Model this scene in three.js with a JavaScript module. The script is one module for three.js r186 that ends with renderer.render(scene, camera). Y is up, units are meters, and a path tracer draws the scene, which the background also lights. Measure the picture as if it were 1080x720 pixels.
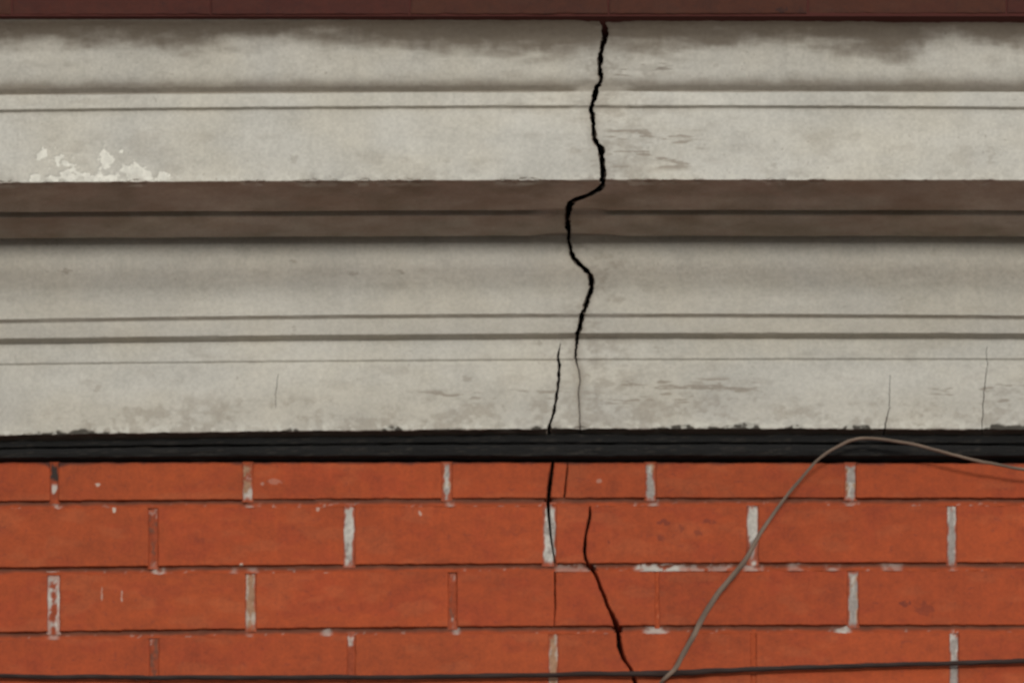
import * as THREE from 'three';
import { mergeGeometries } from 'three/addons/utils/BufferGeometryUtils.js';

// ---------------------------------------------------------------- camera, sky, sun, exposure
const scene = new THREE.Scene();
const D = 6.2;               // camera to brick face, metres
const EYE = 1.7;             // eye height
const RISE = 3.6;            // the middle of the view lies this far above the eye (rising-front lens)
const VIEW = 0.72;           // height of wall seen, metres
const FULL = (RISE + VIEW / 2) * 2;
const camera = new THREE.PerspectiveCamera(2 * Math.atan(FULL / 2 / D) * 180 / Math.PI, 1024 / 682, 0.1, 400);
camera.position.set(0, EYE, D);
camera.lookAt(0, EYE, 0);
{
  const k = FULL / VIEW, W = 1024, Hh = 682;
  camera.setViewOffset(W * k, Hh * k, (W * k - W) / 2, 0, W, Hh);
}
camera.focus = 5.0; camera.userData.fStop = 1.7; // focused a little short of the wall, as the photograph is
camera.updateProjectionMatrix();

const renderer = new THREE.WebGLRenderer();
renderer.toneMapping = THREE.LinearToneMapping;
renderer.toneMappingExposure = 1.12;
renderer.shadowMap.enabled = true;

{ // hazy overcast sky, brightest low down
  const w = 64, h = 32, data = new Float32Array(w * h * 4);
  for (let j = 0; j < h; j++) for (let i = 0; i < w; i++) {
    const el = ((j + 0.5) / h - 0.5) * Math.PI;
    const t = Math.max(0, Math.sin(el));
    const L = 1.06 - 0.6 * Math.pow(t, 0.5);
    data.set([L * 0.99, L, L * 1.01, 1], (j * w + i) * 4);
  }
  const sky = new THREE.DataTexture(data, w, h, THREE.RGBAFormat, THREE.FloatType);
  sky.mapping = THREE.EquirectangularReflectionMapping;
  sky.magFilter = THREE.LinearFilter;
  sky.needsUpdate = true;
  scene.background = sky;
  scene.environment = sky;
}
const sun = new THREE.DirectionalLight(new THREE.Color(1, 0.97, 0.91), 1.5);
sun.position.set(2.7, 5.3 + 0.45, 8);
sun.target.position.set(0, 5.3, 0);
sun.castShadow = true;
sun.shadow.radius = 20;
sun.shadow.camera.left = -3; sun.shadow.camera.right = 3; sun.shadow.camera.top = 3; sun.shadow.camera.bottom = -5;
sun.shadow.camera.far = 30;
scene.add(sun, sun.target);

// ---------------------------------------------------------------- helpers
// P: a point of the facade, given in millimetres across and down its drawing, and its depth z (m) in front of the brick face
const P = (x, y, z) => { const k = (D - z) / D; return [(x - 540) / 1000 * k, EYE + (RISE + (360 - y) / 1000) * k, z]; };
const drawY = (Y, z) => 360 - ((Y - EYE) * D / (D - z) - RISE) * 1000;
const clamp = (v, a = 0, b = 1) => Math.min(b, Math.max(a, v));
const smooth = (a, b, v) => { const t = clamp((v - a) / (b - a)); return t * t * (3 - 2 * t); };
const lerp = (a, b, t) => a + (b - a) * t;
function hash(i, j, s) {
  let h = Math.imul(i, 374761393) ^ Math.imul(j, 668265263) ^ Math.imul(s, 1442695041);
  h = Math.imul(h ^ (h >>> 13), 1274126177); h = Math.imul(h ^ (h >>> 16), 2246822519);
  return ((h ^ (h >>> 15)) >>> 0) / 4294967296;
}
function vn(x, y, s = 0) { // value noise -1..1
  const i = Math.floor(x), j = Math.floor(y); let u = x - i, v = y - j;
  u = u * u * (3 - 2 * u); v = v * v * (3 - 2 * v);
  return 2 * lerp(lerp(hash(i, j, s), hash(i + 1, j, s), u), lerp(hash(i, j + 1, s), hash(i + 1, j + 1, s), u), v) - 1;
}
function fbm(x, y, s = 0, o = 4) { let a = 0.5, r = 0; for (let k = 0; k < o; k++) { r += a * vn(x, y, s + k * 7); x = x * 2.03 + 3.1; y = y * 2.03 + 1.7; a *= 0.5; } return r; }
function path(pts) { // piecewise linear y -> value
  return y => {
    if (y <= pts[0][0]) return pts[0][1];
    for (let i = 1; i < pts.length; i++) if (y <= pts[i][0]) return lerp(pts[i - 1][1], pts[i][1], (y - pts[i - 1][0]) / (pts[i][0] - pts[i - 1][0]));
    return pts[pts.length - 1][1];
  };
}
const sag = (l, m, r, x) => { // curve through the three heights at x = 31, 555, 1080
  const a = clamp(x, -300, 1380), t = (a - 555) / 524.5;
  return m + (r - l) / 2 * t + ((l + r) / 2 - m) * t * t;
};
const used = {};
const numbered = n => { const k = used[n] = (used[n] ?? -1) + 1; return k ? n + '_' + String(k).padStart(3, '0') : n; };
function thing(name, label, category, pos = [0, 0, 0]) {
  const o = new THREE.Group(); o.name = numbered(name); o.position.set(...pos);
  o.userData = { label, category }; scene.add(o); return o;
}
function part(name, geo, mat, parent, label) {
  const m = new THREE.Mesh(geo, mat); m.name = numbered(name); m.castShadow = m.receiveShadow = true;
  geo.translate(-parent.position.x, -parent.position.y, -parent.position.z);
  if (label) m.userData.label = label;
  parent.add(m); return m;
}
function geo(pos, idx, uv, col) {
  const g = new THREE.BufferGeometry();
  g.setAttribute('position', new THREE.BufferAttribute(new Float32Array(pos), 3));
  if (uv) g.setAttribute('uv', new THREE.BufferAttribute(new Float32Array(uv), 2));
  if (col) g.setAttribute('color', new THREE.BufferAttribute(new Float32Array(col), 3));
  g.setIndex(idx); g.computeVertexNormals(); return g;
}
const toS = v => Math.round(255 * clamp(v <= 0.0031308 ? v * 12.92 : 1.055 * Math.pow(v, 1 / 2.4) - 0.055));
function paint(w, h, f) { // colour map from linear colours
  const data = new Uint8Array(w * h * 4);
  for (let j = 0; j < h; j++) for (let i = 0; i < w; i++) {
    const c = f((i + 0.5) / w, (j + 0.5) / h), o = (j * w + i) * 4;
    data[o] = toS(c[0]); data[o + 1] = toS(c[1]); data[o + 2] = toS(c[2]); data[o + 3] = 255;
  }
  const t = new THREE.DataTexture(data, w, h, THREE.RGBAFormat, THREE.UnsignedByteType);
  t.colorSpace = THREE.SRGBColorSpace; t.magFilter = THREE.LinearFilter; t.minFilter = THREE.LinearMipmapLinearFilter; t.generateMipmaps = true;
  t.wrapS = t.wrapT = THREE.RepeatWrapping; t.needsUpdate = true; return t;
}

// ---------------------------------------------------------------- the cornice: profile
// every entry: part name or null, then heights at left / middle / right of the drawing, and depth z in mm
const prof = [];   // {Y, z, dl, dr, part}
{
  const DEEP = 0.615; // depths below are listed for a shallower view
  let cur = null, part = 'crown_moulding';
  const push = (Y, z, dl, dr) => { cur = { Y, z, dl, dr, part }; prof.push(cur); };
  const to = (l, m, r, z) => push(P(540, m, z * DEEP / 1000)[1], z * DEEP / 1000, l - m, r - m);
  const curve = pts => { const c = new THREE.SplineCurve(pts.map(p => new THREE.Vector2(p[1], p[3]))), n = pts.length - 1; for (let i = 1; i <= n * 6; i++) { const t = i / (n * 6), v = c.getPoint(t), k = Math.min(n - 1, Math.floor(t * n)), f = t * n - k, dl = lerp(pts[k][0] - pts[k][1], pts[k + 1][0] - pts[k + 1][1], f), dr = lerp(pts[k][2] - pts[k][1], pts[k + 1][2] - pts[k + 1][1], f); to(v.x + dl, v.x, v.x + dr, v.y); } };
  const rel = (dY, dz) => push(cur.Y + dY / 1000, cur.z + dz * DEEP / 1000, cur.dl, cur.dr);
  to(18, 17, 16, 348);
  curve([[17, 348], [20, 346], [26, 336], [33, 326], [41, 317], [52, 309], [64, 303], [76, 297], [84, 291], [90, 285]].map(([y, z]) => [y + 1 + 2 * y / 95, y, y - 1 + y / 95, z]));
  to(97, 94, 94.5, 279);
  rel(-1, -4);
  part = 'crown_fillet'; to(100.5, 97.5, 97.5, 281); to(115, 111, 112.5, 281); to(118, 114, 115.5, 273.5);
  part = 'corona'; rel(-0.3, -0.1); to(192.5, 190, 190, 270);
  part = 'soffit'; rel(0.2, -2); to(224, 222, 222, 185); rel(6, 0); rel(0, -14); rel(-6, 0); to(251.5, 249, 249.5, 110); rel(9, 0); rel(0, -19);
  part = 'bed_moulding'; to(261.5, 257.5, 258, 91);
  curve([[261.5, 257.5, 258, 91], [267, 263, 263.5, 91], [276, 272, 272.5, 89.5], [286, 282, 282.5, 83.5], [298, 294, 294.5, 72], [309, 305, 305.5, 62], [319, 315, 315.5, 57], [328, 323.5, 324, 58], [336, 330.5, 332.5, 63]]);
  part = 'lower_fillet'; to(340.5, 335, 337, 53); to(356.5, 351.5, 351.5, 53); to(362.5, 357.7, 357.7, 36);
  part = 'frieze_band'; rel(-0.3, 0); to(383, 378.5, 378, 36); to(384.6, 380.1, 379.6, 32);
  part = 'frieze'; rel(-0.3, 0); to(458.5, 452.5, 453, 32); rel(0.2, -20); rel(0, -30);
}
// resample: 0.8 mm near corners, else 1.6 mm, then round the corners a little
const rows = [];
{
  const raw = [];
  for (let i = 0; i + 1 < prof.length; i++) {
    const a = prof[i], b = prof[i + 1], L = Math.hypot(b.Y - a.Y, b.z - a.z) * 1000, n = Math.max(1, Math.round(L / 0.4));
    for (let k = 0; k < n; k++) { const t = k / n; raw.push({ Y: lerp(a.Y, b.Y, t), z: lerp(a.z, b.z, t), dl: lerp(a.dl, b.dl, t), dr: lerp(a.dr, b.dr, t), part: b.part === a.part ? a.part : (t < 0.5 ? a.part : b.part), e: Math.min(t * L, (1 - t) * L) }); }
  }
  // a point belongs to the part of the segment's end
  for (let i = 0, q = 0; i + 1 < prof.length; i++) { const a = prof[i], b = prof[i + 1], L = Math.hypot(b.Y - a.Y, b.z - a.z) * 1000, n = Math.max(1, Math.round(L / 0.4)); for (let k = 0; k < n; k++) raw[q++].part = b.part; }
  const R = 4, wts = [1, 0.86, 0.55, 0.26, 0.09];
  const sm = raw.map((r, i) => { let Y = 0, z = 0, w = 0; for (let k = -R; k <= R; k++) { const q = raw[clamp(i + k, 0, raw.length - 1)], g = wts[Math.abs(k)]; Y += q.Y * g; z += q.z * g; w += g; } let Y2 = 0, z2 = 0; for (let k = -22; k <= 22; k++) { const q = raw[clamp(i + k, 0, raw.length - 1)]; Y2 += q.Y / 45; z2 += q.z / 45; } return { ...r, Y: Y / w, z: z / w, Y2, z2 }; });
  let i = 0; while (i < sm.length) { rows.push(sm[i]); i += sm[i].e < 4 ? 2 : 4; }
  let s = 0; rows.forEach((r, k) => { if (k) s += Math.hypot(r.Y - rows[k - 1].Y, r.z - rows[k - 1].z); r.s = s; r.py = drawY(r.Y, r.z); });
  rows.forEach((r, k) => { const a = rows[Math.max(0, k - 1)], b = rows[Math.min(rows.length - 1, k + 1)], l = Math.hypot(b.Y - a.Y, b.z - a.z); r.ny = -(b.z - a.z) / l * -1; r.nz = (a.Y - b.Y) / l; r.ny = (b.z - a.z) / l; });
}
const S = rows[rows.length - 1].s;
const arrisS = y0 => { let best = 0, d = 1e9; rows.forEach(r => { const q = Math.abs(r.py - y0) + (r.part === 'soffit' ? 0.2 : 0); if (q < d) { d = q; best = r.s; } }); return best; };
const sCorona = arrisS(190), sFrieze = arrisS(452.5), sFil = arrisS(111), sLow = arrisS(351.5), sBand = arrisS(378.5), sBed = arrisS(330.5);

// ---------------------------------------------------------------- cracks through the cornice
const mainX = path([[0, 637], [15, 636], [24, 636.5], [35, 638.5], [44, 637], [55, 633.5], [70, 633], [85, 634], [93, 630], [100, 627], [108, 625], [117, 624], [126, 625.5], [133, 626], [142, 626.5], [150, 628.5], [155, 632.5], [160, 634], [170, 635], [180, 636.5], [190, 636], [197, 635], [201, 631], [205, 623], [209, 612], [213, 604], [219, 600], [225, 599], [232, 598.5], [240, 599], [248, 600], [257, 600.5], [264, 602], [270, 604.5], [275, 608], [279, 611.5], [284, 617.5], [290, 621.5], [295, 624], [300, 624.5], [306, 623.5], [311, 622], [318, 619], [325, 616.5], [332, 614.5], [340, 613], [347, 611], [353, 608.5], [360, 608], [370, 607.5], [378, 607], [384, 609], [392, 611], [400, 612], [415, 610], [430, 611], [452, 612], [470, 612]]);
const mainW = path([[0, 9], [20, 8], [35, 9.5], [45, 8], [60, 7], [85, 6], [95, 8], [105, 7], [117, 7], [135, 7], [150, 8], [157, 10], [165, 7.5], [190, 7.5], [198, 10], [203, 14], [210, 14], [214, 10], [222, 8.5], [235, 9], [248, 6.5], [262, 6], [270, 8], [280, 10], [288, 9], [300, 7.5], [312, 6.5], [325, 7], [340, 5.5], [350, 6.5], [360, 5], [370, 4.5], [380, 2.2], [386, 1.3], [400, 1.2], [440, 1.0], [470, 1.6]]);
const sideX0 = path([[363, 591], [375, 588.5], [385, 590], [400, 589], [415, 587.5], [430, 585], [440, 583], [446, 580], [452, 579], [470, 578]]);
const sideX = y => y < 363 ? Math.min(591 + (363 - y) * 0.1, mainX(y) - 17) : sideX0(y);
const sideW = path([[361, 0], [364, 1], [375, 3], [385, 4.5], [400, 4.5], [420, 5], [436, 4.5], [445, 4], [452, 6], [470, 9]]);
const tracks = [
  { x: path([[300, 293.5], [395, 293.5], [410, 291], [425, 290], [460, 290]]), w: path([[392, 0], [398, 0.6], [424, 0.6], [428, 0]]) },
  { x: sideX, w: sideW },
  { x: mainX, w: mainW },
  { x: path([[300, 939], [398, 939], [430, 939], [437, 936], [446, 934], [460, 932]]), w: path([[396, 0], [402, 0.6], [430, 0.8], [450, 1.6], [460, 2]]) },
  { x: path([[300, 1041], [372, 1041], [385, 1042], [400, 1040], [415, 1038.5], [430, 1037], [455, 1036]]), w: path([[366, 0], [374, 0.6], [400, 0.9], [430, 1.0], [455, 0.9], [460, 0.9]]) },
];
tracks.forEach((t, k) => { const f = t.x, big = k === 1 || k === 2; t.x = y => f(y) + (big ? 0.6 : 1.3) * fbm(y / 6, k * 5, 79, 4); });
const jag = (y, side, k) => 1.7 * fbm(y / 5, side * 9 + k * 3, 71, 3) + 0.7 * vn(y / 1.7, side * 5 + k, 75) - 0.4;

// relief of the plaster (m along the normal) at drawing position x, arc length s (m)
const flakeMask = (x, y) => { // peeling paint on the corona, left
  if (x < 15 || x > 205 || y < 148 || y > 195) return 0;
  let k = -1;
  for (const [cx, cy2, rx, ry] of [[44, 161, 5, 7], [66, 167, 7, 6], [75, 183, 11, 9], [112, 164, 8, 9], [145, 180, 18, 10], [118, 186, 14, 5], [52, 187, 10, 4], [170, 184, 7, 6], [128, 158, 4, 3], [36, 184, 6, 6], [98, 187, 8, 4]]) k = Math.max(k, 1 - Math.hypot((x - cx) / rx, (y - cy2) / ry));
  return smooth(-0.08, 0.22, k - 0.1 + 1.7 * fbm(x / 6.5, y / 5.5, 91, 4));
};
const patched = (x, y) => { // old filling smeared over the grooves beside the crack
  if (y > 345) return 0;
  const dc = x - mainX(y) + 16 * fbm(x / 30, y / 12, 47, 3), reach = y < 130 ? 40 : 46;
  const deep = smooth(82, 88, y) * (1 - smooth(101, 107, y)) * 0.6 + smooth(208, 216, y) * (1 - smooth(256, 262, y)) * 0.5 + 0.25;
  return deep * (1 - smooth(0.45 * reach, reach, Math.abs(dc - 4)));
};
function relief(x, r) {
  const s = r.s * 1000, y = r.py;
  let d = 0.7 * fbm(x / 110, s / 60, 1, 2) + 0.35 * fbm(x / 14, s / 11, 5, 3) + 0.14 * vn(x / 3.1, s / 2.7, 9);
  for (const [sa, amp, reach, seed] of [[sCorona, 3.8, 6.5, 21], [sFrieze, 2, 6, 22], [sFil, 1.0, 2.5, 23], [sLow, 1.0, 3, 24], [sBand, 0.9, 2.5, 25], [sBed, 1.0, 3, 26]]) {
    const e = Math.abs(r.s - sa) * 1000 / reach; if (e > 1.6) continue;
    const n = fbm(x / 16, r.s * 60, seed, 4) + 0.12 * fbm(x / 5, r.s * 200, seed + 50, 2);
    d -= amp * smooth(-0.1, 0.65, n) * Math.max(0, 1 - e / 1.6) ** 1.2;
  }
  if (y > 148 && y < 196 && r.part === 'corona') d += 0.2 * flakeMask(x, y);
  if (r.part === 'frieze' && y > 400) d -= 0.9 * smooth(0.12, 0.4, fbm(x / 26, y / 12, 33, 4)) * smooth(400, 425, y);
  // bruised plaster beside the crack
  const dc = Math.abs(x - mainX(y)); if (dc < 30) d -= 0.9 * Math.max(0, 1 - dc / 30) * (0.5 + fbm(x / 9, s / 9, 44, 3));
  if (dc < 6) d -= 1.2 * (1 - dc / 6) ** 2;
  return d / 1000;
}

// ---------------------------------------------------------------- plaster colour
const spots = [[68, 283, 6, 3, .7], [309, 274, 5, 2, .6], [372, 287, 5, 3, .6], [418, 286, 8, 3, .55], [443, 285, 4, 2, .4], [103, 405, 4, 5, .5], [494, 399, 6, 3, .5], [310, 348, 3, 5, .65], [996, 35, 3, 5, .95], [310, 166, 4, 5, .35], [567, 361, 5, 3, .5], [609, 158, 6, 4, .45],
  [695, 369, 8, 3, .45], [737, 405, 10, 3, .5], [758, 411, 10, 2, .5], [745, 421, 14, 2, .35], [296, 216, 2, 3, .8], [145, 224, 5, 4, .5], [236, 202, 4, 2, .5], [191, 443, 10, 2.5, .5], [95, 443, 14, 2, .35], [88, 440, 3, 8, .4], [820, 436, 4, 6, .45], [1062, 413, 14, 5, .4], [1042, 425, 8, 4, .45], [780, 403, 12, 4, .3], [672, 156, 10, 3, .45], [668, 170, 18, 2, .35], [655, 150, 8, 2, .4], [770, 80, 3, 2, .35], [756, 69, 3, 2, .3], [815, 173, 4, 3, .4], [1045, 165, 4, 12, .35], [985, 268, 4, 4, .3], [668, 218, 12, 3, .5], [410, 404, 12, 1.5, .2], [470, 413, 40, 1.5, .3], [555, 430, 6, 10, .25], [990, 430, 20, 5, .25]];
const mix3 = (a, b, t) => a.map((v, i) => lerp(v, b[i], t));
function plasterColour(x, y, s, partName) {
  let m = 1 + 0.15 * fbm(x / 150, s / 46, 101, 4) + 0.09 * fbm(x / 26, s / 17, 111, 4) + 0.05 * fbm(x / 5 + 2 * fbm(s / 30, x / 40, 114, 2), s / 40, 113, 3) + 0.14 * fbm(x / 2.6, s / 2.3, 117, 3);
  let c = [0.495, 0.474, 0.422];
  const warm = clamp(0.5 + 1.3 * fbm(x / 70, s / 40, 121, 3));
  c = [c[0] * lerp(0.995, 1.015, warm), c[1], c[2] * lerp(1.0, 0.96, warm)];
  let dirtShade = 0; // 0..1 towards brown grime, painted shade included
  if (y < 70) { // grime run down from the top edge
    const n = 1.2 * fbm(x / 50, y / 14, 131, 5) + 0.35 * fbm(x / 9, y / 16, 135, 3) + 0.55 * Math.exp(-(((x - 560) / 80) ** 2)) + 0.7 * Math.exp(-(((x - 910) / 70) ** 2)) + 0.3 * Math.exp(-(((x - 690) / 50) ** 2));
    dirtShade = Math.max(dirtShade, 1.02 * (1 - smooth(28, 62, y - 17 * n)), 1 - smooth(19, 27, y));
    dirtShade = Math.max(dirtShade, 0.4 * smooth(0.0, 0.7, n) * (1 - smooth(45, 75, y)));
  }
  if (y > 76 && y < 97) dirtShade = Math.max(dirtShade, 0.7 * smooth(79, 91, y + 4 * fbm(x / 20, 3, 138, 3)));  // underside shade at the foot of the crown, painted into the colour
  if (partName === 'soffit') dirtShade = Math.max(dirtShade, 0.74 + 0.45 * fbm(x / 40, s / 20, 141, 5));
  if (partName === 'bed_moulding') dirtShade = Math.max(dirtShade, 0.09 + 0.1 * fbm(x / 60, s / 40, 143, 3));
  if (partName === 'lower_fillet') dirtShade = Math.max(dirtShade, 0.2);
  if (y > 395 && y < 470) { const n = 0.8 * fbm(x / 34, y / 16, 151, 5) + 0.6 * fbm(x / 7, y / 6, 155, 4); dirtShade = Math.max(dirtShade, 0.16 * smooth(395, 430, y), 0.5 * smooth(-0.1, 0.6, n + 0.2 * smooth(400, 445, y)) * smooth(395, 430, y)); }
  const dc = x - mainX(y); // grime beside the crack, mostly on its right
  if (dc > -45 && dc < 110 && y < 460) {
    const f = dc > 0 ? 1 - dc / 110 : 1 + dc / 45;
    dirtShade = Math.max(dirtShade, 0.6 * f * smooth(-0.15, 0.5, 0.8 * fbm(x / 18, y / 9, 161, 5) + 0.4 * fbm(x / 5, y / 3.5, 163, 3) + 0.2 * f - 0.03));
    dirtShade = Math.max(dirtShade, 0.8 * Math.exp(-Math.abs(dc) / 6));
  }
  const band = fbm(x / 30, y / 13, 171, 5); dirtShade = Math.max(dirtShade, 0.2 * smooth(0.15, 0.6, band));
  for (const [sx, sy, rx, ry, a] of spots) {
    const dx = (x - sx) / rx, dy = (y - sy) / ry; if (Math.abs(dx) > 2.2 || Math.abs(dy) > 2.2) continue;
    const q = dx * dx + dy * dy + 3 * fbm(x / 5, y / 3, 181, 4);
    dirtShade = Math.max(dirtShade, 0.85 * a * (1 - smooth(0.1, 1.4, q)));
  }
  // horizontal scuffs right of the crack
  for (const [a, b, t, u] of [[640, 735, 132, 182], [640, 800, 396, 432], [985, 1085, 400, 432], [440, 600, 408, 424], [645, 720, 60, 84]]) if (x > a - 20 && x < b + 30 && y > t && y < u)
    dirtShade = Math.max(dirtShade, 0.75 * smooth(0.12, 0.42, fbm(x / 20, y / 3.2, 165, 4)) * smooth(a - 15, a + 10, x) * (1 - smooth(b - 20, b + 25, x)) * smooth(t, t + 6, y) * (1 - smooth(u - 6, u, y)));
  const pt = patched(x, y); if (pt > 0 && partName !== 'soffit') dirtShade = lerp(dirtShade, Math.max(0.22, dirtShade * 0.7), pt * (y > 78 && y < 345 ? 0.7 : 0));
  const pit = fbm(x / 2.6, s / 2.6, 195, 2); if (pit > 0.4) dirtShade = Math.max(dirtShade, 0.5 * smooth(0.4, 0.6, pit) * smooth(-0.1, 0.3, fbm(x / 60, s / 40, 197, 3)));
  dirtShade = clamp(dirtShade);
  let grimeShade = y < 75 ? [0.095, 0.07, 0.046] : [0.16, 0.125, 0.09];
  const low = Math.max(y > 440 ? smooth(450.5, 454, y + 13 * Math.max(0, fbm(x / 30, y / 30, 158, 4) - 0.08) + 1.2 * fbm(x / 5, y / 5, 159, 3)) : 0, 1 - smooth(17, 23, y + 2 * fbm(x / 12, 1, 157, 3)), partName === 'soffit' ? smooth(248.2, 249.6, y) * (1 - 0.8 * patched(x, y)) : 0);  // shade of crown rim and soffit corner put into the colour; frieze grime
  if (low > 0) { dirtShade = Math.max(dirtShade, low * 1.15); grimeShade = mix3(grimeShade, [0.03, 0.025, 0.018], low); }
  if (partName === 'soffit') grimeShade = mix3([0.19, 0.138, 0.098], [0.15, 0.118, 0.078], smooth(-0.2, 0.3, fbm(x / 40, s / 25, 167, 3)));
  c = c.map((v, i) => lerp(v * m, grimeShade[i] * (0.85 + 0.3 * m), dirtShade * 0.82));
  if (partName === 'corona') {
    const k = flakeMask(x, y); if (k) c = c.map((v, i) => lerp(v, [0.70, 0.68, 0.60][i] * (1 + 0.25 * fbm(x / 4, y / 4, 93, 3)), k * 0.9));
    const k2 = flakeMask(x + 1.5, y + 1.6) * (1 - k); if (k2 > 0) c = c.map(v => v * (1 - 0.12 * k2));
  }
  // pale bare spots along the lower arrises
  if ((y > 440 && y < 453) || (y > 180 && y < 190.5)) { const k = smooth(0.05, 0.3, fbm(x / 7, y / 5, 191, 3)) * (y > 300 ? smooth(440, 450, y) : smooth(180, 188, y)); c = c.map((v, i) => lerp(v, [0.58, 0.56, 0.49][i], 0.65 * k)); }
  return c;
}
const TX0 = -60, TX1 = 1140;
const rowAt = new Float32Array(1025);
{ let k = 0; for (let j = 0; j <= 1024; j++) { const s = j / 1024 * S; while (k < rows.length - 2 && rows[k + 1].s < s) k++; rowAt[j] = k; } }
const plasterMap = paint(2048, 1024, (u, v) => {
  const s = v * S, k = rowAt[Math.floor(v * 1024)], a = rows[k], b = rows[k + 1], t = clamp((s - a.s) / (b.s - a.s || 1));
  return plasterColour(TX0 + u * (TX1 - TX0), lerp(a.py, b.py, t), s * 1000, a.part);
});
const plaster = new THREE.MeshStandardMaterial({ map: plasterMap, roughness: 0.92 });
const crackInside = new THREE.MeshStandardMaterial({ color: new THREE.Color().setRGB(0.05, 0.04, 0.032), roughness: 1 });

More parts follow.
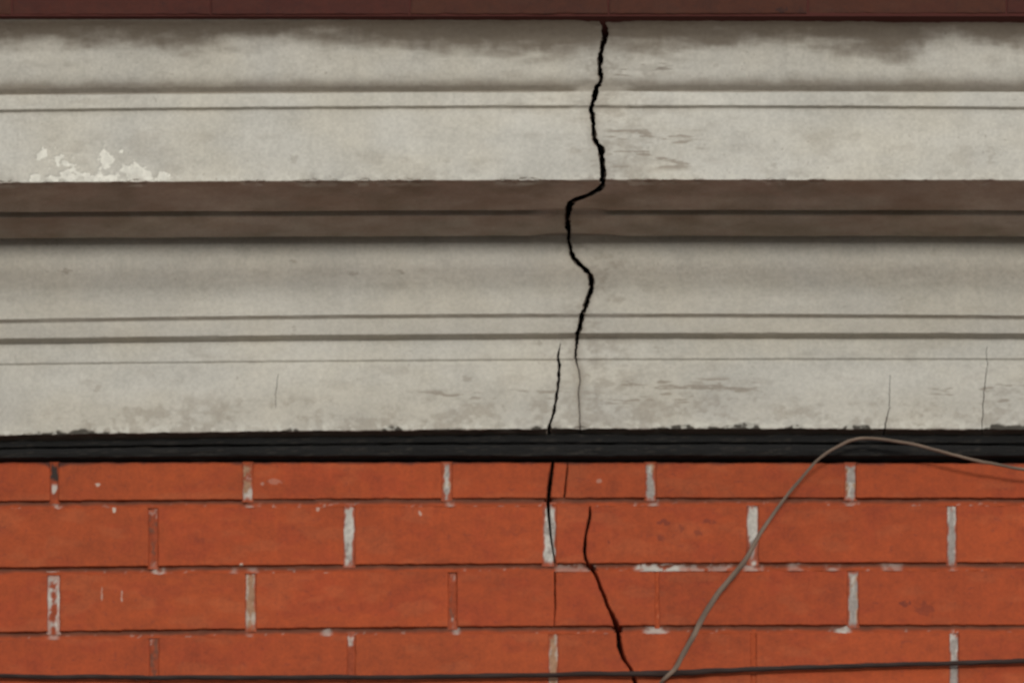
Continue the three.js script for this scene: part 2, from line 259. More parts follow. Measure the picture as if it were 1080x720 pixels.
// ---------------------------------------------------------------- the cornice: mesh
const cornice = thing('cornice', 'weathered off-white moulded cornice split from top to bottom by a jagged black crack, above the red brick wall', 'cornice', [0, P(0, 455, 0)[1], 0]);
{
  const span = (n, a, b) => ({ n, a, b });
  // columns: {lo track, hi track, t} in order of x; a track gives two columns (its left and right lip)
  const cols = [];
  const fix = x => ({ x: () => x, w: () => 0 });
  const chain = [fix(-480), fix(-40), ...tracks, fix(1130), fix(1560)];
  const counts = [36, 150, 134, 13, 152, 48, 42, 36];
  chain.forEach((tk, i) => {
    const real = tracks.includes(tk), k = i;
    const lip = side => r => { const w = tk.w(r.py); return w > 0.02 ? tk.x(r.py) + side * Math.max(0.25, w * 0.45 + (w > 2.5 ? jag(r.py, side, k) * Math.min(1, w / 6) : 0)) : tk.x(r.py); };
    if (real) { cols.push({ f: lip(-1), lip: -1, tk }); cols.push({ f: lip(1), lip: 1, tk }); } else cols.push({ f: lip(0) });
    if (i + 1 < chain.length) {
      const nx = chain[i + 1], n = counts[i];
      const A = cols[cols.length - 1].f, B = tracks.includes(nx) ? (r => { const w = nx.w(r.py); return nx.x(r.py) - (w > 0.02 ? Math.max(0.25, w * 0.45 + (w > 2.5 ? jag(r.py, -1, i + 1) * Math.min(1, w / 6) : 0)) : 0); }) : nx.x;
      for (let q = 1; q < n; q++) { const t = q / n; cols.push({ f: r => lerp(A(r), B(r), t) }); }
    }
  });
  const nc = cols.length, nr = rows.length, pos = new Float32Array(nc * nr * 3), uv = new Float32Array(nc * nr * 2);
  const lipPos = new Map();
  for (let j = 0; j < nr; j++) {
    const r = rows[j];
    for (let i = 0; i < nc; i++) {
      const x = cols[i].f(r), y = r.py + sag(r.dl, 0, r.dr, x), p = P(x, y, r.z), d = relief(x, r), o = (j * nc + i), pf = patched(x, r.py);
      if (pf > 0) { const q = P(x, drawY(r.Y2, r.z2) + sag(r.dl, 0, r.dr, x), r.z2); for (let k = 1; k < 3; k++) p[k] = lerp(p[k], q[k], pf); }
      pos[o * 3] = p[0]; pos[o * 3 + 1] = p[1] + r.ny * d; pos[o * 3 + 2] = p[2] + r.nz * d;
      uv[o * 2] = (x - TX0) / (TX1 - TX0); uv[o * 2 + 1] = r.s / S;
    }
  }
  const open = (i, j) => cols[i].lip === -1 && (cols[i].tk.w(rows[j].py) > 0.02 || cols[i].tk.w(rows[j + 1].py) > 0.02);
  const all = [], byPart = {};
  for (let j = 0; j + 1 < nr; j++) for (let i = 0; i + 1 < nc; i++) {
    if (cols[i].lip === -1) continue;
    const a = j * nc + i, b = a + 1, c = a + nc, d = c + 1;
    const q = [a, c, b, b, c, d]; for (const v of q) all.push(v);
    const l = (byPart[rows[j].part] ??= []); for (const v of q) l.push(v);
  }
  const full = new THREE.BufferGeometry();
  full.setAttribute('position', new THREE.BufferAttribute(pos, 3)); full.setIndex(all); full.computeVertexNormals();
  const nor = full.attributes.normal.array;
  for (const name in byPart) {
    const map = new Map(), p = [], n = [], u = [], ix = [];
    for (const v of byPart[name]) {
      let k = map.get(v);
      if (k === undefined) { k = map.size; map.set(v, k); p.push(pos[v * 3], pos[v * 3 + 1], pos[v * 3 + 2]); n.push(nor[v * 3], nor[v * 3 + 1], nor[v * 3 + 2]); u.push(uv[v * 2], uv[v * 2 + 1]); }
      ix.push(k);
    }
    const g = geo(p, ix, u); g.setAttribute('normal', new THREE.BufferAttribute(new Float32Array(n), 3));
    part(name, g, plaster, cornice);
  }
  // the walls and floor of every crack
  const crackBroken = new THREE.MeshStandardMaterial({ vertexColors: true, roughness: 1 });
  const names = ['hairline_crack', 'crack', 'crack', 'hairline_crack', 'hairline_crack'];
  tracks.forEach((tk, t) => {
    const i = cols.findIndex(c => c.tk === tk && c.lip === -1), p = [], ix = [], colr = [];
    const depth = j => { const w = tk.w(rows[j].py); return w > 2.5 ? 0.07 : 0.002 + 0.004 * w; };
    let m = 0;
    for (let j = 0; j + 1 < nr; j++) {
      if (!open(i, j)) continue;
      const q = [];
      for (const jj of [j, j + 1]) {
        const a = (jj * nc + i) * 3, b = a + 3, dd = depth(jj), y = rows[jj].py, big = dd > 0.05;
        const half = (pos[b] - pos[a]) / 2, at = (o, side, f, sh) => [pos[o] + side * sh, pos[o + 1] + 0.55 * dd * f, pos[o + 2] - 0.83 * dd * f];
        const n1 = half * (0.42 + 0.6 * vn(y / 3.3, 1, 81)) * (big ? 1 : 0.2), n2 = half * (0.42 + 0.6 * vn(y / 3.1, 2, 83)) * (big ? 1 : 0.2), f1 = big ? 0.09 : 0.3, f2 = big ? 0.3 : 0.6;
        q.push(at(a, 1, 0, 0), at(a, 1, f1, n1 * 0.6), at(a, 1, f2, n1), at(a, 1, 1, 0), at(b, -1, 1, 0), at(b, -1, f2, n2), at(b, -1, f1, n2 * 0.6), at(b, -1, 0, 0));
      }
      const tone = [0.24, 0.13, 0.05, 0.02, 0.02, 0.05, 0.13, 0.24];
      q.forEach((v, k) => { p.push(...v); const g = tone[k % 8] * (1 + 0.5 * vn(j / 3, k % 8, 87)); colr.push(g, g * 0.8, g * 0.62); });
      for (let k = 0; k < 7; k++) ix.push(m + k, m + 8 + k, m + k + 1, m + k + 1, m + 8 + k, m + 9 + k);
      m += 16;
    }
    part(names[t], geo(p, ix, null, colr), crackBroken, cornice, ['fine vertical hairline crack left in the frieze', 'short black crack through the frieze, left of the long crack', 'long jagged black crack through the whole cornice', 'fine crack low in the frieze, right of the cable top', 'fine vertical crack near the right end of the frieze'][t]);
  });
}

// ---------------------------------------------------------------- the black band under the cornice
function ribbon(profile, x0, x1, step, rel) { // profile: [l, m, r, z mm][], a sheet along x
  const p = [], ix = [], uv = [], n = Math.round((x1 - x0) / step) + 1;
  const pts = []; for (let i = 0; i + 1 < profile.length; i++) { const L = Math.hypot(profile[i + 1][1] - profile[i][1], profile[i + 1][3] - profile[i][3]), m = Math.max(1, Math.round(L / 1.2)); for (let k = 0; k < m; k++) pts.push(profile[i].map((v, q) => lerp(v, profile[i + 1][q], k / m))); } pts.push(profile[profile.length - 1]);
  pts.forEach(([l, m, r, z], j) => { for (let i = 0; i < n; i++) { const x = x0 + i * step, d = rel(x, j); p.push(...P(x, sag(l, m, r, x) + 0.4 * d, (z + d) / 1000)); uv.push(x / 200, j / 22); if (j && i) { const a = j * n + i; ix.push(a - n - 1, a - 1, a - n, a - n, a - 1, a); } } });
  return geo(p, ix, uv);
}
const blackPaint = new THREE.MeshStandardMaterial({ map: paint(1024, 64, (u, v) => { const x = u * 200, y = v * 30, d = smooth(0.1, 0.5, fbm(x / 14, y / 2.5, 311, 5) + 0.3 * fbm(x / 2, y / 2, 313, 3)); return [lerp(0.006, 0.02, d), lerp(0.0055, 0.017, d), lerp(0.005, 0.014, d)]; }), roughness: 1 });
const lintel = thing('black_lintel_band', 'black painted horizontal band between the pale cornice and the top course of red bricks', 'lintel', [0, P(0, 470, 0)[1], 0]);
{
  const wob = (x, j) => 1.3 * fbm(x / 110, j / 14, 301, 3) + 0.9 * fbm(x / 17, j / 4, 303, 3) + 0.3 * vn(x / 5, j / 2, 305);
  part('upper_strip', ribbon([[464, 457, 458, 8], [471, 466, 467, 8], [472, 467.5, 468.5, 5], [474, 469, 470, 3.5]], -480, 1560, 4, wob), blackPaint, lintel);
  part('lower_lip', ribbon([[474, 469, 470, 3.5], [474.3, 469.4, 470.4, 7], [475, 470, 471, 8], [478, 474, 475, 8.3], [480, 477, 478, 7.5], [482, 480, 480.5, 6.5], [488, 486.5, 487, -6]], -480, 1560, 4, wob), blackPaint, lintel);
}

// ---------------------------------------------------------------- brick wall
const course = [[487, 487, 488], [532, 529, 529], [602, 598, 597], [670, 664, 663], [737, 732, 731], [804, 799, 798], [871, 866, 865], [938, 933, 932]];
const cy = (k, x) => sag(...course[k], x);
const wallCrackX = path([[484, 583.5], [500, 581], [515, 579], [530, 578], [545, 579], [570, 581.5], [585, 584], [600, 586], [606, 585]]);
const wallCrackW = path([[484, 4], [500, 4.6], [515, 5], [530, 4], [545, 3.4], [570, 2.4], [590, 2], [604, 1.2]]);
const spurX = path([[488, 598.5], [495, 598.3], [505, 597], [515, 596], [526, 595], [532, 598], [540, 603]]), spurW = path([[492, 0.3], [497, 1.4], [512, 1.6], [526, 1.8], [534, 1.2]]);
const longX = path([[530, 622], [538, 622], [545, 622.3], [552, 620.5], [560, 618.5], [570, 617], [580, 616.5], [588, 617.5], [594, 620], [600, 624], [604, 627], [610, 630], [620, 633.5], [630, 637.5], [640, 641], [648, 645.5], [655, 648.5], [662, 651], [672, 652.5], [682, 653.5], [690, 656], [697, 659], [705, 665], [712, 668], [720, 669.5], [736, 673]]);
const longW = path([[533, 0.5], [537, 1.8], [543, 3], [570, 3.2], [590, 3.4], [600, 4], [610, 4.4], [635, 3.6], [648, 5.2], [658, 6.2], [668, 4.6], [680, 6], [690, 5], [700, 4.2], [715, 4.4], [736, 3]]);
const hairX = path([[600, 585], [640, 585.5], [668, 584]]), hairW = path([[600, 1.4], [640, 1.2], [648, 0.3], [668, 0.25]]);

const BX0 = -60, BY0 = 470;
const brickSpots = [[700, 551, 8, 3, .6], [717, 558, 5, 4, .5], [738, 562, 5, 3, .5], [748, 550, 7, 3, .5], [699, 566, 5, 4, .5], [642, 572, 3, 2, .6], [955, 636, 6, 3, .7], [975, 641, 9, 6, .4], [1052, 550, 5, 3, .3], [540, 560, 14, 6, .2], [880, 625, 12, 12, .15], [210, 570, 6, 4, .3]];
const whiteSpots = [[103, 511, 3, 2, .7], [120, 537, 2, 3, .9], [128, 628, 1.2, 6, .5], [107, 627, 1, 7, .4], [254, 596, 2, 3, .9], [335, 536, 2, 3, .5], [443, 541, 2, 3, .6], [345, 602, 4, 2, .6], [316, 602, 3, 2, .5], [290, 508, 8, 3, .18], [632, 507, 3, 2, .3], [276, 510, 3, 2, .3], [298, 532, 3, 2, .6], [340, 533, 4, 2, .5]];
function brickColour(x, y) {
  const m = 1 + 0.18 * fbm(x / 90, y / 40, 401, 4) + 0.16 * fbm(x / 12, y / 9, 411, 4) + 0.2 * fbm(x / 2.2, y / 2.0, 415, 3) + 0.06 * fbm(x / 3, y / 40, 417, 2);
  let c = [0.322 * m, 0.051 * m, 0.0088 * m];
  const red = smooth(0.02, 0.4, fbm(x / 34, y / 20, 421, 4)); // deeper red patches
  c = c.map(v => v * 0.97); c = [lerp(c[0], 0.295 * m, red), lerp(c[1], 0.0435 * m, red), lerp(c[2], 0.0085 * m, red)];
  const pale = smooth(0.1, 0.45, fbm(x / 40, y / 16, 427, 4)); c = c.map((v, i) => lerp(v, [0.335, 0.066, 0.017][i] * m, pale * 0.6));
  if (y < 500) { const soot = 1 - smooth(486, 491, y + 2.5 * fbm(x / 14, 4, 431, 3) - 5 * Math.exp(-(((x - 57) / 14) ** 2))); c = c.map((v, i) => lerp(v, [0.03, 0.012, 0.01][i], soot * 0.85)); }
  for (const [sx, sy, rx, ry, a] of brickSpots) { const q = ((x - sx) / rx) ** 2 + ((y - sy) / ry) ** 2 + 2.6 * fbm(x / 5, y / 4, 441, 3); c = c.map((v, i) => lerp(v, [0.11, 0.018, 0.010][i], a * (1 - smooth(0.3, 1.4, q)))); }
  const sp = fbm(x / 5.5, y / 4, 451, 3); if (sp > 0.44) c = c.map((v, i) => lerp(v, [0.19, 0.032, 0.013][i], 0.45 * smooth(0.44, 0.56, sp)));
  for (const [sx, sy, rx, ry, a] of whiteSpots) { const q = ((x - sx) / rx) ** 2 + ((y - sy) / ry) ** 2 + 1.6 * fbm(x / 3, y / 3, 461, 3); c = c.map((v, i) => lerp(v, [0.50, 0.40, 0.33][i], a * (1 - smooth(0.4, 1.3, q)))); }
  return c;
}
const brickMap = paint(2048, 512, (u, v) => brickColour(BX0 + u * 1200, BY0 + v * 300));
const brickMats = [[1, 1, 1], [0.95, 0.93, 0.93], [1.04, 1.05, 1.06], [0.98, 1.03, 1.05], [0.93, 0.95, 0.95]].map(t => new THREE.MeshStandardMaterial({ map: brickMap, color: new THREE.Color().setRGB(...t), roughness: 0.86 }));

const wall = thing('brick_wall', 'red-orange painted brick wall with patchy pale joints and thin cracks, below the black band', 'brick wall', [0, 0, 0]);
let seed = 0;
function brickGeo(xl, xr, yt, yb, o = {}) { // xl, xr: x at height y; yt, yb: height at x
  const id = ++seed, z0 = (o.z ?? 0), fine = o.fine ?? true, R = 1.9;
  const wMid = xr((yt(540) + yb(540)) / 2) - xl((yt(540) + yb(540)) / 2), hMid = yb(540) - yt(540);
  const stops = (len, step) => { const e = [0, 0.5, 1.1, 1.9, 3, 4.6].filter(v => v < len / 2.2), n = Math.max(1, Math.round((len - 2 * e[e.length - 1]) / step)), mid = []; for (let i = 1; i < n; i++) mid.push(e[e.length - 1] + (len - 2 * e[e.length - 1]) * i / n); return [...e, ...mid, ...e.map(v => len - v).reverse()].map(v => v / len); };
  const us = stops(wMid, fine ? 2.6 : 14), vs = stops(hMid, fine ? 2.4 : 10), nu = us.length, nv = vs.length;
  const p = [], uv = [], ix = [], tilt = [(hash(id, 1, 3) - .5) * 1.2, (hash(id, 2, 3) - .5) * 0.8, (hash(id, 3, 3) - .5) * 1.0];
  const edgeN = (x, y) => 0.7 * fbm(x / 11, y / 11, 500 + id, 3);
  for (let j = 0; j < nv; j++) for (let i = 0; i < nu; i++) {
    const v = vs[j], u = us[i];
    let ym = lerp(yt(xl(lerp(yt(540), yb(540), v))), yb(xl(lerp(yt(540), yb(540), v))), v);
    let x = lerp(xl(ym), xr(ym), u); const y0 = lerp(yt(x), yb(x), v); let y = y0;
    const de = Math.min(u * wMid, (1 - u) * wMid, v * hMid, (1 - v) * hMid);
    const soft = Math.exp(-de / 3); x += (o.cut ? 0.35 : 1) * edgeN(x + 7, y * 2) * soft * (u < 0.5 ? 1 : 1); y += edgeN(x * 1.5, y + 40) * soft;
    let z = z0 + tilt[0] + tilt[1] * (u - .5) * 2 + tilt[2] * (v - .5) * 2;
    z += 0.5 * fbm(x / 45, y / 25, 520 + id, 2) + 0.4 * fbm(x / 7, y / 6, 530 + id, 4) + 0.1 * vn(x / 2.6, y / 2.4, 541);
    const chip = smooth(0.15, 0.5, fbm(x / 12, y / 9, 550 + id, 3)) * 1.6, r = R + chip;
    if (de < r) { const t = (r - de) / r; z -= r * (1 - Math.sqrt(Math.max(0, 1 - t * t))) * (0.9); }
    p.push(...P(x, y, z / 1000)); uv.push((x - BX0 + (o.du ?? 0)) / 1200, (y - BY0 + (o.dv ?? 0)) / 300);
    if (i && j) { const a = j * nu + i; ix.push(a - nu - 1, a - 1, a - nu, a - nu, a - 1, a); }
  }
  const face = geo(p, ix, uv);
  // the sides, 70 mm deep
  const ring = []; for (let i = 0; i < nu; i++) ring.push(i); for (let j = 1; j < nv; j++) ring.push(j * nu + nu - 1); for (let i = nu - 2; i >= 0; i--) ring.push((nv - 1) * nu + i); for (let j = nv - 2; j > 0; j--) ring.push(j * nu);
  const sp = [], su = [], si = []; ring.push(ring[0]);
  ring.forEach((q, k) => { sp.push(p[q * 3], p[q * 3 + 1], p[q * 3 + 2], p[q * 3], p[q * 3 + 1], p[q * 3 + 2] - 0.07); su.push(uv[q * 2], uv[q * 2 + 1], uv[q * 2], uv[q * 2 + 1]); if (k) { const b = k * 2; si.push(b - 2, b, b - 1, b - 1, b, b + 1); } });
  return mergeGeometries([face, geo(sp, si, su)]);
}
// upright joints of each course: [x, width, kind]
const K = -1;
const joints = [
  [[57, 9, 'soot'], [261, 10, 'mixed'], [471, 10, 'grey'], [686, 11, 'grey'], [897, 12, 'grey']],
  [[161, 10, 'red'], [368, 11, 'white'], [579.5, 14, 'white'], [794, 12, 'white'], [1004, 9.5, 'pale']],
  [[56, 13, 'edged'], [264, 10, 'tan'], [477, 9, 'red'], [693, 3.5, 'flush'], [900, 11, 'grey']],
  [[162, 9, 'red'], [370, 8, 'tip'], [583.5, 10, 'tan'], [795, 5, 'flush'], [1006.5, 9.5, 'pale']],
  [[57, 9, 'red'], [265, 9, 'grey'], [478, 9, 'red'], [692, 9, 'grey'], [900, 9, 'grey']],
  [[161, 9, 'red'], [370, 9, 'grey'], [582, 9, 'red'], [794, 9, 'grey'], [1006, 9, 'grey']],
  [[57, 9, 'red'], [265, 9, 'grey'], [478, 9, 'red'], [692, 9, 'grey'], [900, 9, 'grey']],
];
const GAP = 3.5; // half height of a bed joint
const mortarMat = new THREE.MeshStandardMaterial({ vertexColors: true, roughness: 0.95 });
const RED = [0.25, 0.045, 0.014], LIME = [0.44, 0.41, 0.365], GREY = [0.28, 0.245, 0.22], TAN = [0.30, 0.17, 0.10], SOOT = [0.03, 0.02, 0.016];
const mix = (a, b, t) => a.map((v, i) => lerp(v, b[i], t));
function jointColour(kind, u, v, x, y) { // u -1..1 across, v 0..1 down
  const n = fbm(x / 5, y / 7, 601, 3), f = fbm(x / 2.2, y / 2.6, 607, 2), m = 1 + 0.35 * f;
  let c;
  if (kind === 'white') c = mix(LIME, GREY, smooth(-0.05, 0.3, n + 0.5 * (v - 0.55)));
  else if (kind === 'grey') c = mix(mix(GREY, LIME, smooth(0.0, 0.35, n + 0.2 * (v - .4))), TAN, smooth(0.35, 0.7, Math.abs(u) * 0.6 + n));
  else if (kind === 'pale') c = mix(GREY, LIME, smooth(0.1, 0.5, n + 0.7 * (0.35 - v) + 0.5 * Math.abs(u) - 0.15));
  else if (kind === 'mixed') c = mix(mix(TAN, RED, smooth(-.1, .3, n)), LIME, smooth(0.55, 0.8, v + n * 0.7) * (1 - smooth(.9, 1, v)) * 0.8);
  else if (kind === 'soot') c = mix(mix(SOOT, RED, smooth(0.3, 0.5, v + n * .3)), LIME, 0.85 * smooth(0.5, 0.6, v) * (1 - smooth(0.72, 0.85, v + n * .4)) * (1 - smooth(.5, .9, Math.abs(u))));
  else if (kind === 'edged') c = mix(RED, LIME, Math.max(smooth(0.3, 0.65, Math.abs(u) + n * 0.9), 1 - smooth(0.08, 0.2, v + n * .2)) * 0.95);
  else if (kind === 'tan') c = mix(TAN, LIME, 0.55 * smooth(0.55, 0.85, Math.abs(u) + n * 1.1));
  else if (kind === 'tip') c = mix(RED, LIME, 0.9 * (1 - smooth(0.10, 0.22, v + n * .15)));
  else if (kind === 'flush') c = mix([0.315, 0.052, 0.011], [0.34, 0.085, 0.035], smooth(0.2, 0.5, n));
  else c = mix(mix(RED, [0.15, 0.05, 0.028], smooth(-0.2, 0.3, n)), LIME, 0.85 * Math.max(1 - smooth(0.03, 0.14, v + n * .2), smooth(0.9, 1, v + n * .3) * 0.8));
  if (kind !== 'flush') { // wall paint lapped over the edges and ends
    const core = 0.72 + 0.75 * fbm(x * 0.02 + v * 4, v * 2.5 + (x > 0 ? 0 : 3), 613, 3) - 0.25 * smooth(0.55, 1, v);
    const lap = Math.max(smooth(core - 0.05, core + 0.22, Math.abs(u + 0.25 * fbm(v * 3, x / 50, 619, 2))), 1 - smooth(0.0, 0.09, v + 0.10 * n - 0.02 - 0.05 * (1 - Math.abs(u))), smooth(0.88, 1, v + 0.14 * n));
    c = mix(c, mix(RED, [0.315, 0.052, 0.011], 0.6), lap * (kind === 'edged' ? 0.5 : 0.92));
  }
  return c.map(q => q * m);
}
function jointMesh(x, w, kind, k, cutX, cutW) {
  const make = (fl, fr) => {
    const p = [], ix = [], col = [], nu = 11, nv = 44;
    for (let j = 0; j < nv; j++) for (let i = 0; i < nu; i++) {
      const v = j / (nv - 1), y = lerp(cy(k, x) + (k ? 0.5 : 0), cy(k + 1, x) - 0.5, v), u = i / (nu - 1) * 2 - 1, X = lerp(fl(y), fr(y), (u + 1) / 2);
      const back = i === 0 || i === nu - 1;
      let z = (kind === 'flush' ? -1.0 : kind === 'red' ? -1.5 : -1.0) - 0.7 * u * u + 0.9 * fbm(X / 5, y / 6, 611, 3) + 0.3 * vn(X / 2, y / 2, 617);
      if (back && (cutX === undefined)) z -= 0.8;
      p.push(...P(X, y, z / 1000)); col.push(...jointColour(kind, (X - x) / (w / 2), v, X, y));
      if (i && j) { const a = j * nu + i; ix.push(a - nu - 1, a - 1, a - nu, a - nu, a - 1, a); }
    }
    for (const e of [0, nu - 1]) { const b = p.length / 3; for (let j = 0; j < nv; j++) { const q = (j * nu + e) * 3; p.push(p[q], p[q + 1], p[q + 2], p[q], p[q + 1], p[q + 2] - 0.06); for (const _ of [0, 1]) col.push(...[0, 1, 2].map(z => col[q + z])); if (j) { const a = b + j * 2; ix.push(a - 2, a - 1, a, a, a - 1, a + 1); } } }
    return geo(p, ix, null, col);
  };
  const h = w / 2 + 1.2;
  if (cutX) { part('mortar_joint', make(y => x - h, y => cutX(y) - cutW(y) / 2), mortarMat, wall); part('mortar_joint', make(y => cutX(y) + cutW(y) / 2, y => x + h), mortarMat, wall); }
  else part('mortar_joint', make(() => x - h, () => x + h), mortarMat, wall);
}
for (let k = 0; k < 7; k++) {
  const js = [...joints[k]]; while (js[0][0] > -400) js.unshift([js[0][0] - 209, 9, 'red']); while (js[js.length - 1][0] < 1460) js.push([js[js.length - 1][0] + 211, 10, 'grey']);
  const yt = x => cy(k, x) + (k ? GAP : 0.6), yb = x => cy(k + 1, x) - GAP;
  js.forEach(([x, w, kind], i) => {
    const inView = k < 4 && x > -260 && x < 1300;
    jointMesh(x, w, kind, k, k === 1 && kind === 'white' && Math.abs(x - 579.5) < 1 ? wallCrackX : undefined, wallCrackW);
    if (i + 1 === js.length) return;
    const [x2, w2] = js[i + 1], lean = 0.9 * (hash(i, k, 77) - .5);
    let cuts = []; // cracks through this brick
    if (k === 0 && x < 580 && x2 > 600) cuts = [[wallCrackX, wallCrackW], [spurX, spurW]];
    if (k === 1 && x > 560 && x < 600) cuts = [[longX, longW]];
    if (k === 2 && x < 580 && x2 > 600) cuts = [[hairX, hairW], [longX, longW]];
    if (k === 3 && x < 600 && x > 570) cuts = [[longX, longW]];
    const L = y => x + w / 2 + lean, Rr = y => x2 - w2 / 2 + lean;
    const sides = [L, ...cuts.flatMap(([f, g], q) => [y => f(y) - g(y) / 2 - 0.35 * jag(y, -1, q + 20) * Math.min(1, g(y) / 3), y => f(y) + g(y) / 2 + 0.35 * jag(y, 1, q + 20) * Math.min(1, g(y) / 3)]), Rr];
    for (let q = 0; q < sides.length; q += 2)
      part('brick', brickGeo(sides[q], sides[q + 1], yt, yb, { fine: inView, cut: cuts.length > 0, dv: k > 3 ? -134 : 0, du: k > 3 ? 57 : 0 }), brickMats[Math.floor(hash(i + q, k, 55) * 5)], wall, cuts.length ? 'piece of a brick split by a crack' : undefined);
  });
}
// bed joints: hollow at the top under the upper brick, full at the bottom
const limeRuns = [[1, 586, 626, 0.28, 3], [1, 672, 716, 0.95, 4], [1, 716, 772, 0.4, 3], [1, 832, 846, .3, 3], [1, 874, 884, .45, 3], [1, 932, 952, 0.35, 2.5], [1, 160, 170, .7, 4], [0, 56, 62, .5, 4], [0, 258, 267, .5, 3], [0, 472, 478, .4, 3], [0, 684, 693, .5, 4], [0, 893, 901, .4, 4], [2, 681, 702, .7, 3], [2, 880, 896, .9, 4], [2, 478, 484, .6, 3], [2, 260, 266, .3, 3], [1, 786, 804, .5, 4], [1, 1002, 1008, .4, 3], [2, 52, 60, .4, 3], [1, 246, 250, .4, 3], [1, 262, 270, .3, 3], [2, 340, 348, .5, 3]];
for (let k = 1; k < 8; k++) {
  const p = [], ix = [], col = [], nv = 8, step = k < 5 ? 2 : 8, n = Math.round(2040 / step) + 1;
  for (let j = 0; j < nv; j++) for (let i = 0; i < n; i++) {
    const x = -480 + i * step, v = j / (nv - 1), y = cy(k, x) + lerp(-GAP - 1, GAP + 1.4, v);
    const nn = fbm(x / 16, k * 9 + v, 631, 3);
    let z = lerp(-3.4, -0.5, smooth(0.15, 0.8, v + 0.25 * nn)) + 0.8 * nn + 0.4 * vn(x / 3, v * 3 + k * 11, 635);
    let c = mix([0.12, 0.036, 0.017], [0.31, 0.051, 0.011], smooth(0.35, 0.85, v + 0.25 * nn));  // upper half darker: shade of the brick above put into the colour
    for (const [kk, a, b, s] of limeRuns) if (kk === k - 1 && x > a - 8 && x < b + 8) { const t = smooth(a - 4, a + 3, x + 4 * nn) * (1 - smooth(b - 3, b + 4, x + 4 * nn)); c = mix(c, LIME, s * t * smooth(0.1, 0.6, v + 1.4 * fbm(x / 6, v * 2 + k, 641, 4) - 0.1)); z += 0.8 * t; }
    const sp = fbm(x / 5, k * 5 + v * 2, 651, 3); if (sp > 0.40) c = mix(c, LIME, 0.35 * smooth(0.36, 0.5, sp) * smooth(.4, .8, v));
    const m = 1 + 0.3 * fbm(x / 8, k * 3 + v * 3, 657, 3);
    const cr = k === 1 ? [wallCrackX, wallCrackW] : [longX, longW], dx = Math.abs(x - cr[0](y)); if (k <= 4 && dx < cr[1](y) / 2 + 0.6) z -= 30;
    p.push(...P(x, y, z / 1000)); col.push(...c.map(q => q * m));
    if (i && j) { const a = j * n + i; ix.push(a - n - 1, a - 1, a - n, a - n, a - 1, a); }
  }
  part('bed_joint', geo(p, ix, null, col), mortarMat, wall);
}
// the dark hollow of each crack in the brickwork
{
  const hollow = (f, g, y0, y1) => { const p = [], ix = []; let m = 0; for (let y = y0; y <= y1; y += 2) { const w = g(y) / 2 + 0.8; p.push(...P(f(y) - w, y, -0.03), ...P(f(y) + w, y, -0.03)); if (m) ix.push(m - 2, m, m - 1, m - 1, m, m + 1); m += 2; } return geo(p, ix); };
  part('crack', hollow(wallCrackX, wallCrackW, 484, 602), crackInside, wall, 'black crack running from the band through the pale upright joint');
  part('crack', hollow(longX, longW, 535, 734), crackInside, wall, 'dark crack slanting down to the right through three courses');
  part('hairline_crack', hollow(spurX, spurW, 493, 528), crackInside, wall, 'short thin crack in the top course');
}
// the body of the wall behind the face bricks, down to the pavement
const coreMat = new THREE.MeshStandardMaterial({ color: new THREE.Color().setRGB(0.22, 0.055, 0.025), roughness: 1 });
{
  const yTop = P(0, 470, 0)[1], yLow = P(0, 930, 0)[1];
  const a = new THREE.BoxGeometry(6, yTop - 0.02 - yLow, 0.3); a.translate(0, (yTop + yLow - 0.02) / 2, -0.15 - 0.066);
  part('wall_core', a, crackInside, wall);
  const b = new THREE.BoxGeometry(6, yLow - 0.004, 0.34); b.translate(0, yLow / 2 + 0.002, -0.17 - 0.004);
  part('lower_wall', b, coreMat, wall);
  const c = new THREE.BoxGeometry(6, 0.75, 0.3); c.translate(0, yTop + 0.355, -0.15 - 0.08);
  part('upper_core', c, crackInside, wall);
}

// ---------------------------------------------------------------- the brick course above the cornice
const parapet = thing('brick_parapet', 'dark red brick course on top of the cornice along the upper rim', 'brick parapet', [0, P(0, 10, 0.22)[1], 0]);
{
  const soiled = [[0.15, 0.14, 0.2], [0.19, 0.2, 0.3], [0.16, 0.22, 0.3]].map(t => new THREE.MeshStandardMaterial({ map: brickMap, color: new THREE.Color().setRGB(...t), roughness: 0.9 }));
  const tops = [[-121, -122, -123], [-54, -55, -56], [16, 15.2, 14.4]];
  for (let k = 0; k < 2; k++) for (let i = 0; i < 10; i++) {
    const x = -480 + i * 210 + (k ? 72 : -33);
    part('brick', brickGeo(() => x + 0.5, () => x + 209.5, q => sag(...tops[k], q) + 2.5, q => sag(...tops[k + 1], q) - (k ? 0 : 2.5), { z: 219, fine: k === 1 && x > -200 && x < 1200, dv: k * 66 + 560, du: 130 }), soiled[Math.floor(hash(i, k, 57) * 3)], parapet);
  }
  const yb = P(0, 17, 0.218)[1];
  const b = new THREE.BoxGeometry(6, 1.2, 0.6); b.translate(0, yb + 0.6, 0.218 - 0.3); part('wall_core', b, new THREE.MeshStandardMaterial({ color: new THREE.Color().setRGB(0.06, 0.012, 0.008), roughness: 1 }), parapet);
}

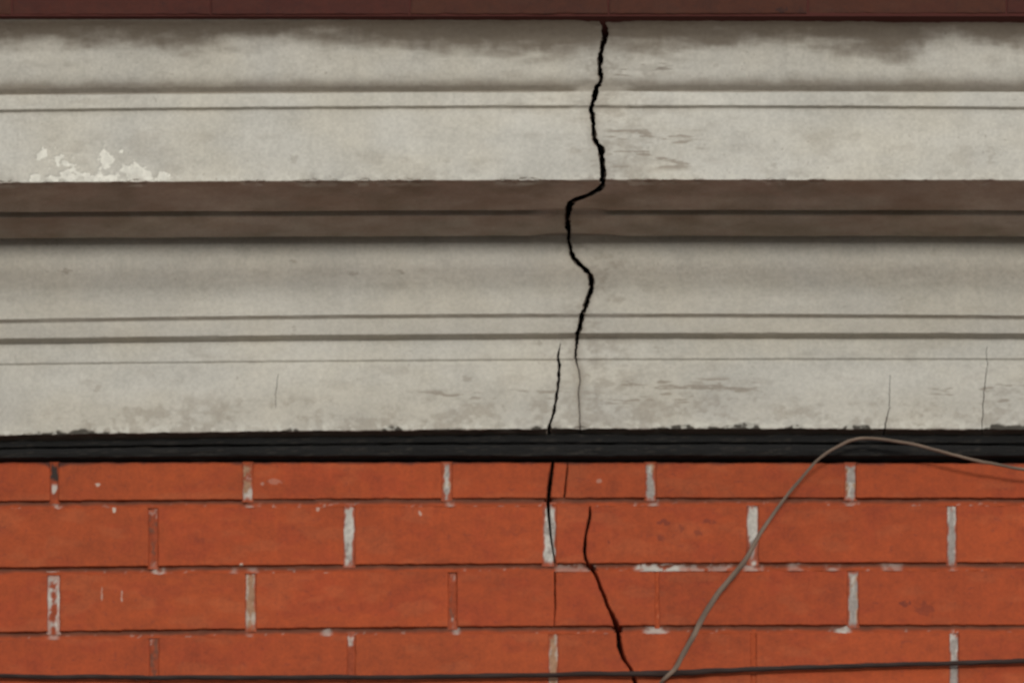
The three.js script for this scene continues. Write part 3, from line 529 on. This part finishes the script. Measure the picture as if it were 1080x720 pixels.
// ---------------------------------------------------------------- cables
function tube(pts, seg, bumps) { // pts: [x, y, z mm, radius mm]
  const curve = new THREE.CatmullRomCurve3(pts.map(q => new THREE.Vector3(...P(q[0], q[1], q[2] / 1000))), false, 'centripetal');
  const g = new THREE.TubeGeometry(curve, seg, 1, 10), p = g.attributes.position;
  const c = new THREE.Vector3(), v = new THREE.Vector3();
  const rad = t => { const f = t * (pts.length - 1), i = Math.min(pts.length - 2, Math.floor(f)); return lerp(pts[i][3], pts[i + 1][3], f - i) / 1000; };
  for (let i = 0; i <= seg; i++) {
    const u = i / seg, t = curve.getUtoTmapping(u); curve.getPointAt(u, c); const ox = 0.0011 * fbm(i / 14, 3, 703, 3), oy = 0.0011 * fbm(i / 12, 9, 705, 3);
    for (let k = 0; k <= 10; k++) { const o = i * 11 + k; v.fromBufferAttribute(p, o).sub(c).setLength(rad(t) * (1 + bumps * vn(i / 3, k % 10, 701))).add(c); v.x += ox; v.y += oy; p.setXYZ(o, v.x, v.y, v.z); }
  }
  g.computeVertexNormals(); return g;
}
const cableGrey = new THREE.MeshStandardMaterial({ map: paint(256, 32, (u, v) => { const m = 1 + 0.5 * fbm(u * 60, v * 4, 711, 4); return [0.16 * m, 0.115 * m, 0.085 * m]; }), roughness: 1 });
const cableDark = new THREE.MeshStandardMaterial({ map: paint(256, 32, (u, v) => { const m = 1 + 0.6 * fbm(u * 70, v * 4, 721, 4); return [0.026 * m, 0.013 * m, 0.010 * m]; }), roughness: 0.8 });
const loop = thing('loose_cable', 'loose grey-brown cable arching up from the lower cable across the bricks to the black band', 'cable', P(706, 711, 0.01));
part('cable_sheath', tube([[696, 722, 4, 1.76], [700, 716.5, 9.5, 1.91], [704.5, 712, 11.5, 2.1], [711, 706, 10.9, 2.38], [720, 691, 12.6, 2.76], [730, 673, 14.2, 2.9], [740, 653, 15.9, 2.9], [760, 623, 18.4, 2.76], [783, 595, 21, 2.63], [803, 561, 23.5, 1.97], [823, 532, 25.2, 1.72], [843, 507, 26.8, 1.58], [855, 493.5, 27.7, 1.51], [867, 482, 28.1, 1.51], [878, 474, 28.1, 1.51], [890, 467.5, 28.1, 1.51], [905, 463, 27.7, 1.51], [930, 463, 26.8, 1.51], [960, 467.5, 25.6, 1.44], [1007, 479.5, 23.5, 1.44], [1050, 489.5, 21.8, 1.44], [1085, 495, 20.1, 1.44], [1200, 507, 15.9, 1.44], [1400, 500, 10, 1.44], [1560, 470, 13.4, 1.44]], 420, 0.12), cableGrey, loop);
const lower = thing('thin_dark_cable', 'thin dark cable running level along the bricks near the bottom edge of the view', 'cable', P(540, 712, 0.008));
part('cable_sheath', tube([[-480, 700, 7, 2.3], [-200, 710, 6, 2.3], [31, 713.5, 6, 2.3], [180, 714.2, 6, 2.3], [360, 714, 6, 2.3], [540, 712.5, 6, 2.4], [640, 710.5, 6, 2.4], [706, 709.5, 6.5, 3], [780, 706, 6, 2.4], [860, 703.5, 6, 2.3], [1080, 697, 6, 2.3], [1300, 689, 6, 2.3], [1560, 680, 6, 2.3]], 500, 0.15), cableDark, lower);

// ---------------------------------------------------------------- the street in front, out of view, which sends light back up
const street = new THREE.Mesh(new THREE.PlaneGeometry(240, 240), new THREE.MeshStandardMaterial({ color: new THREE.Color().setRGB(0.24, 0.22, 0.20), roughness: 0.95 }));
street.rotation.x = -Math.PI / 2; street.name = 'street'; street.userData = { label: 'grey street surface in front of the wall', category: 'street', kind: 'structure' };
street.receiveShadow = true; scene.add(street);

renderer.render(scene, camera);
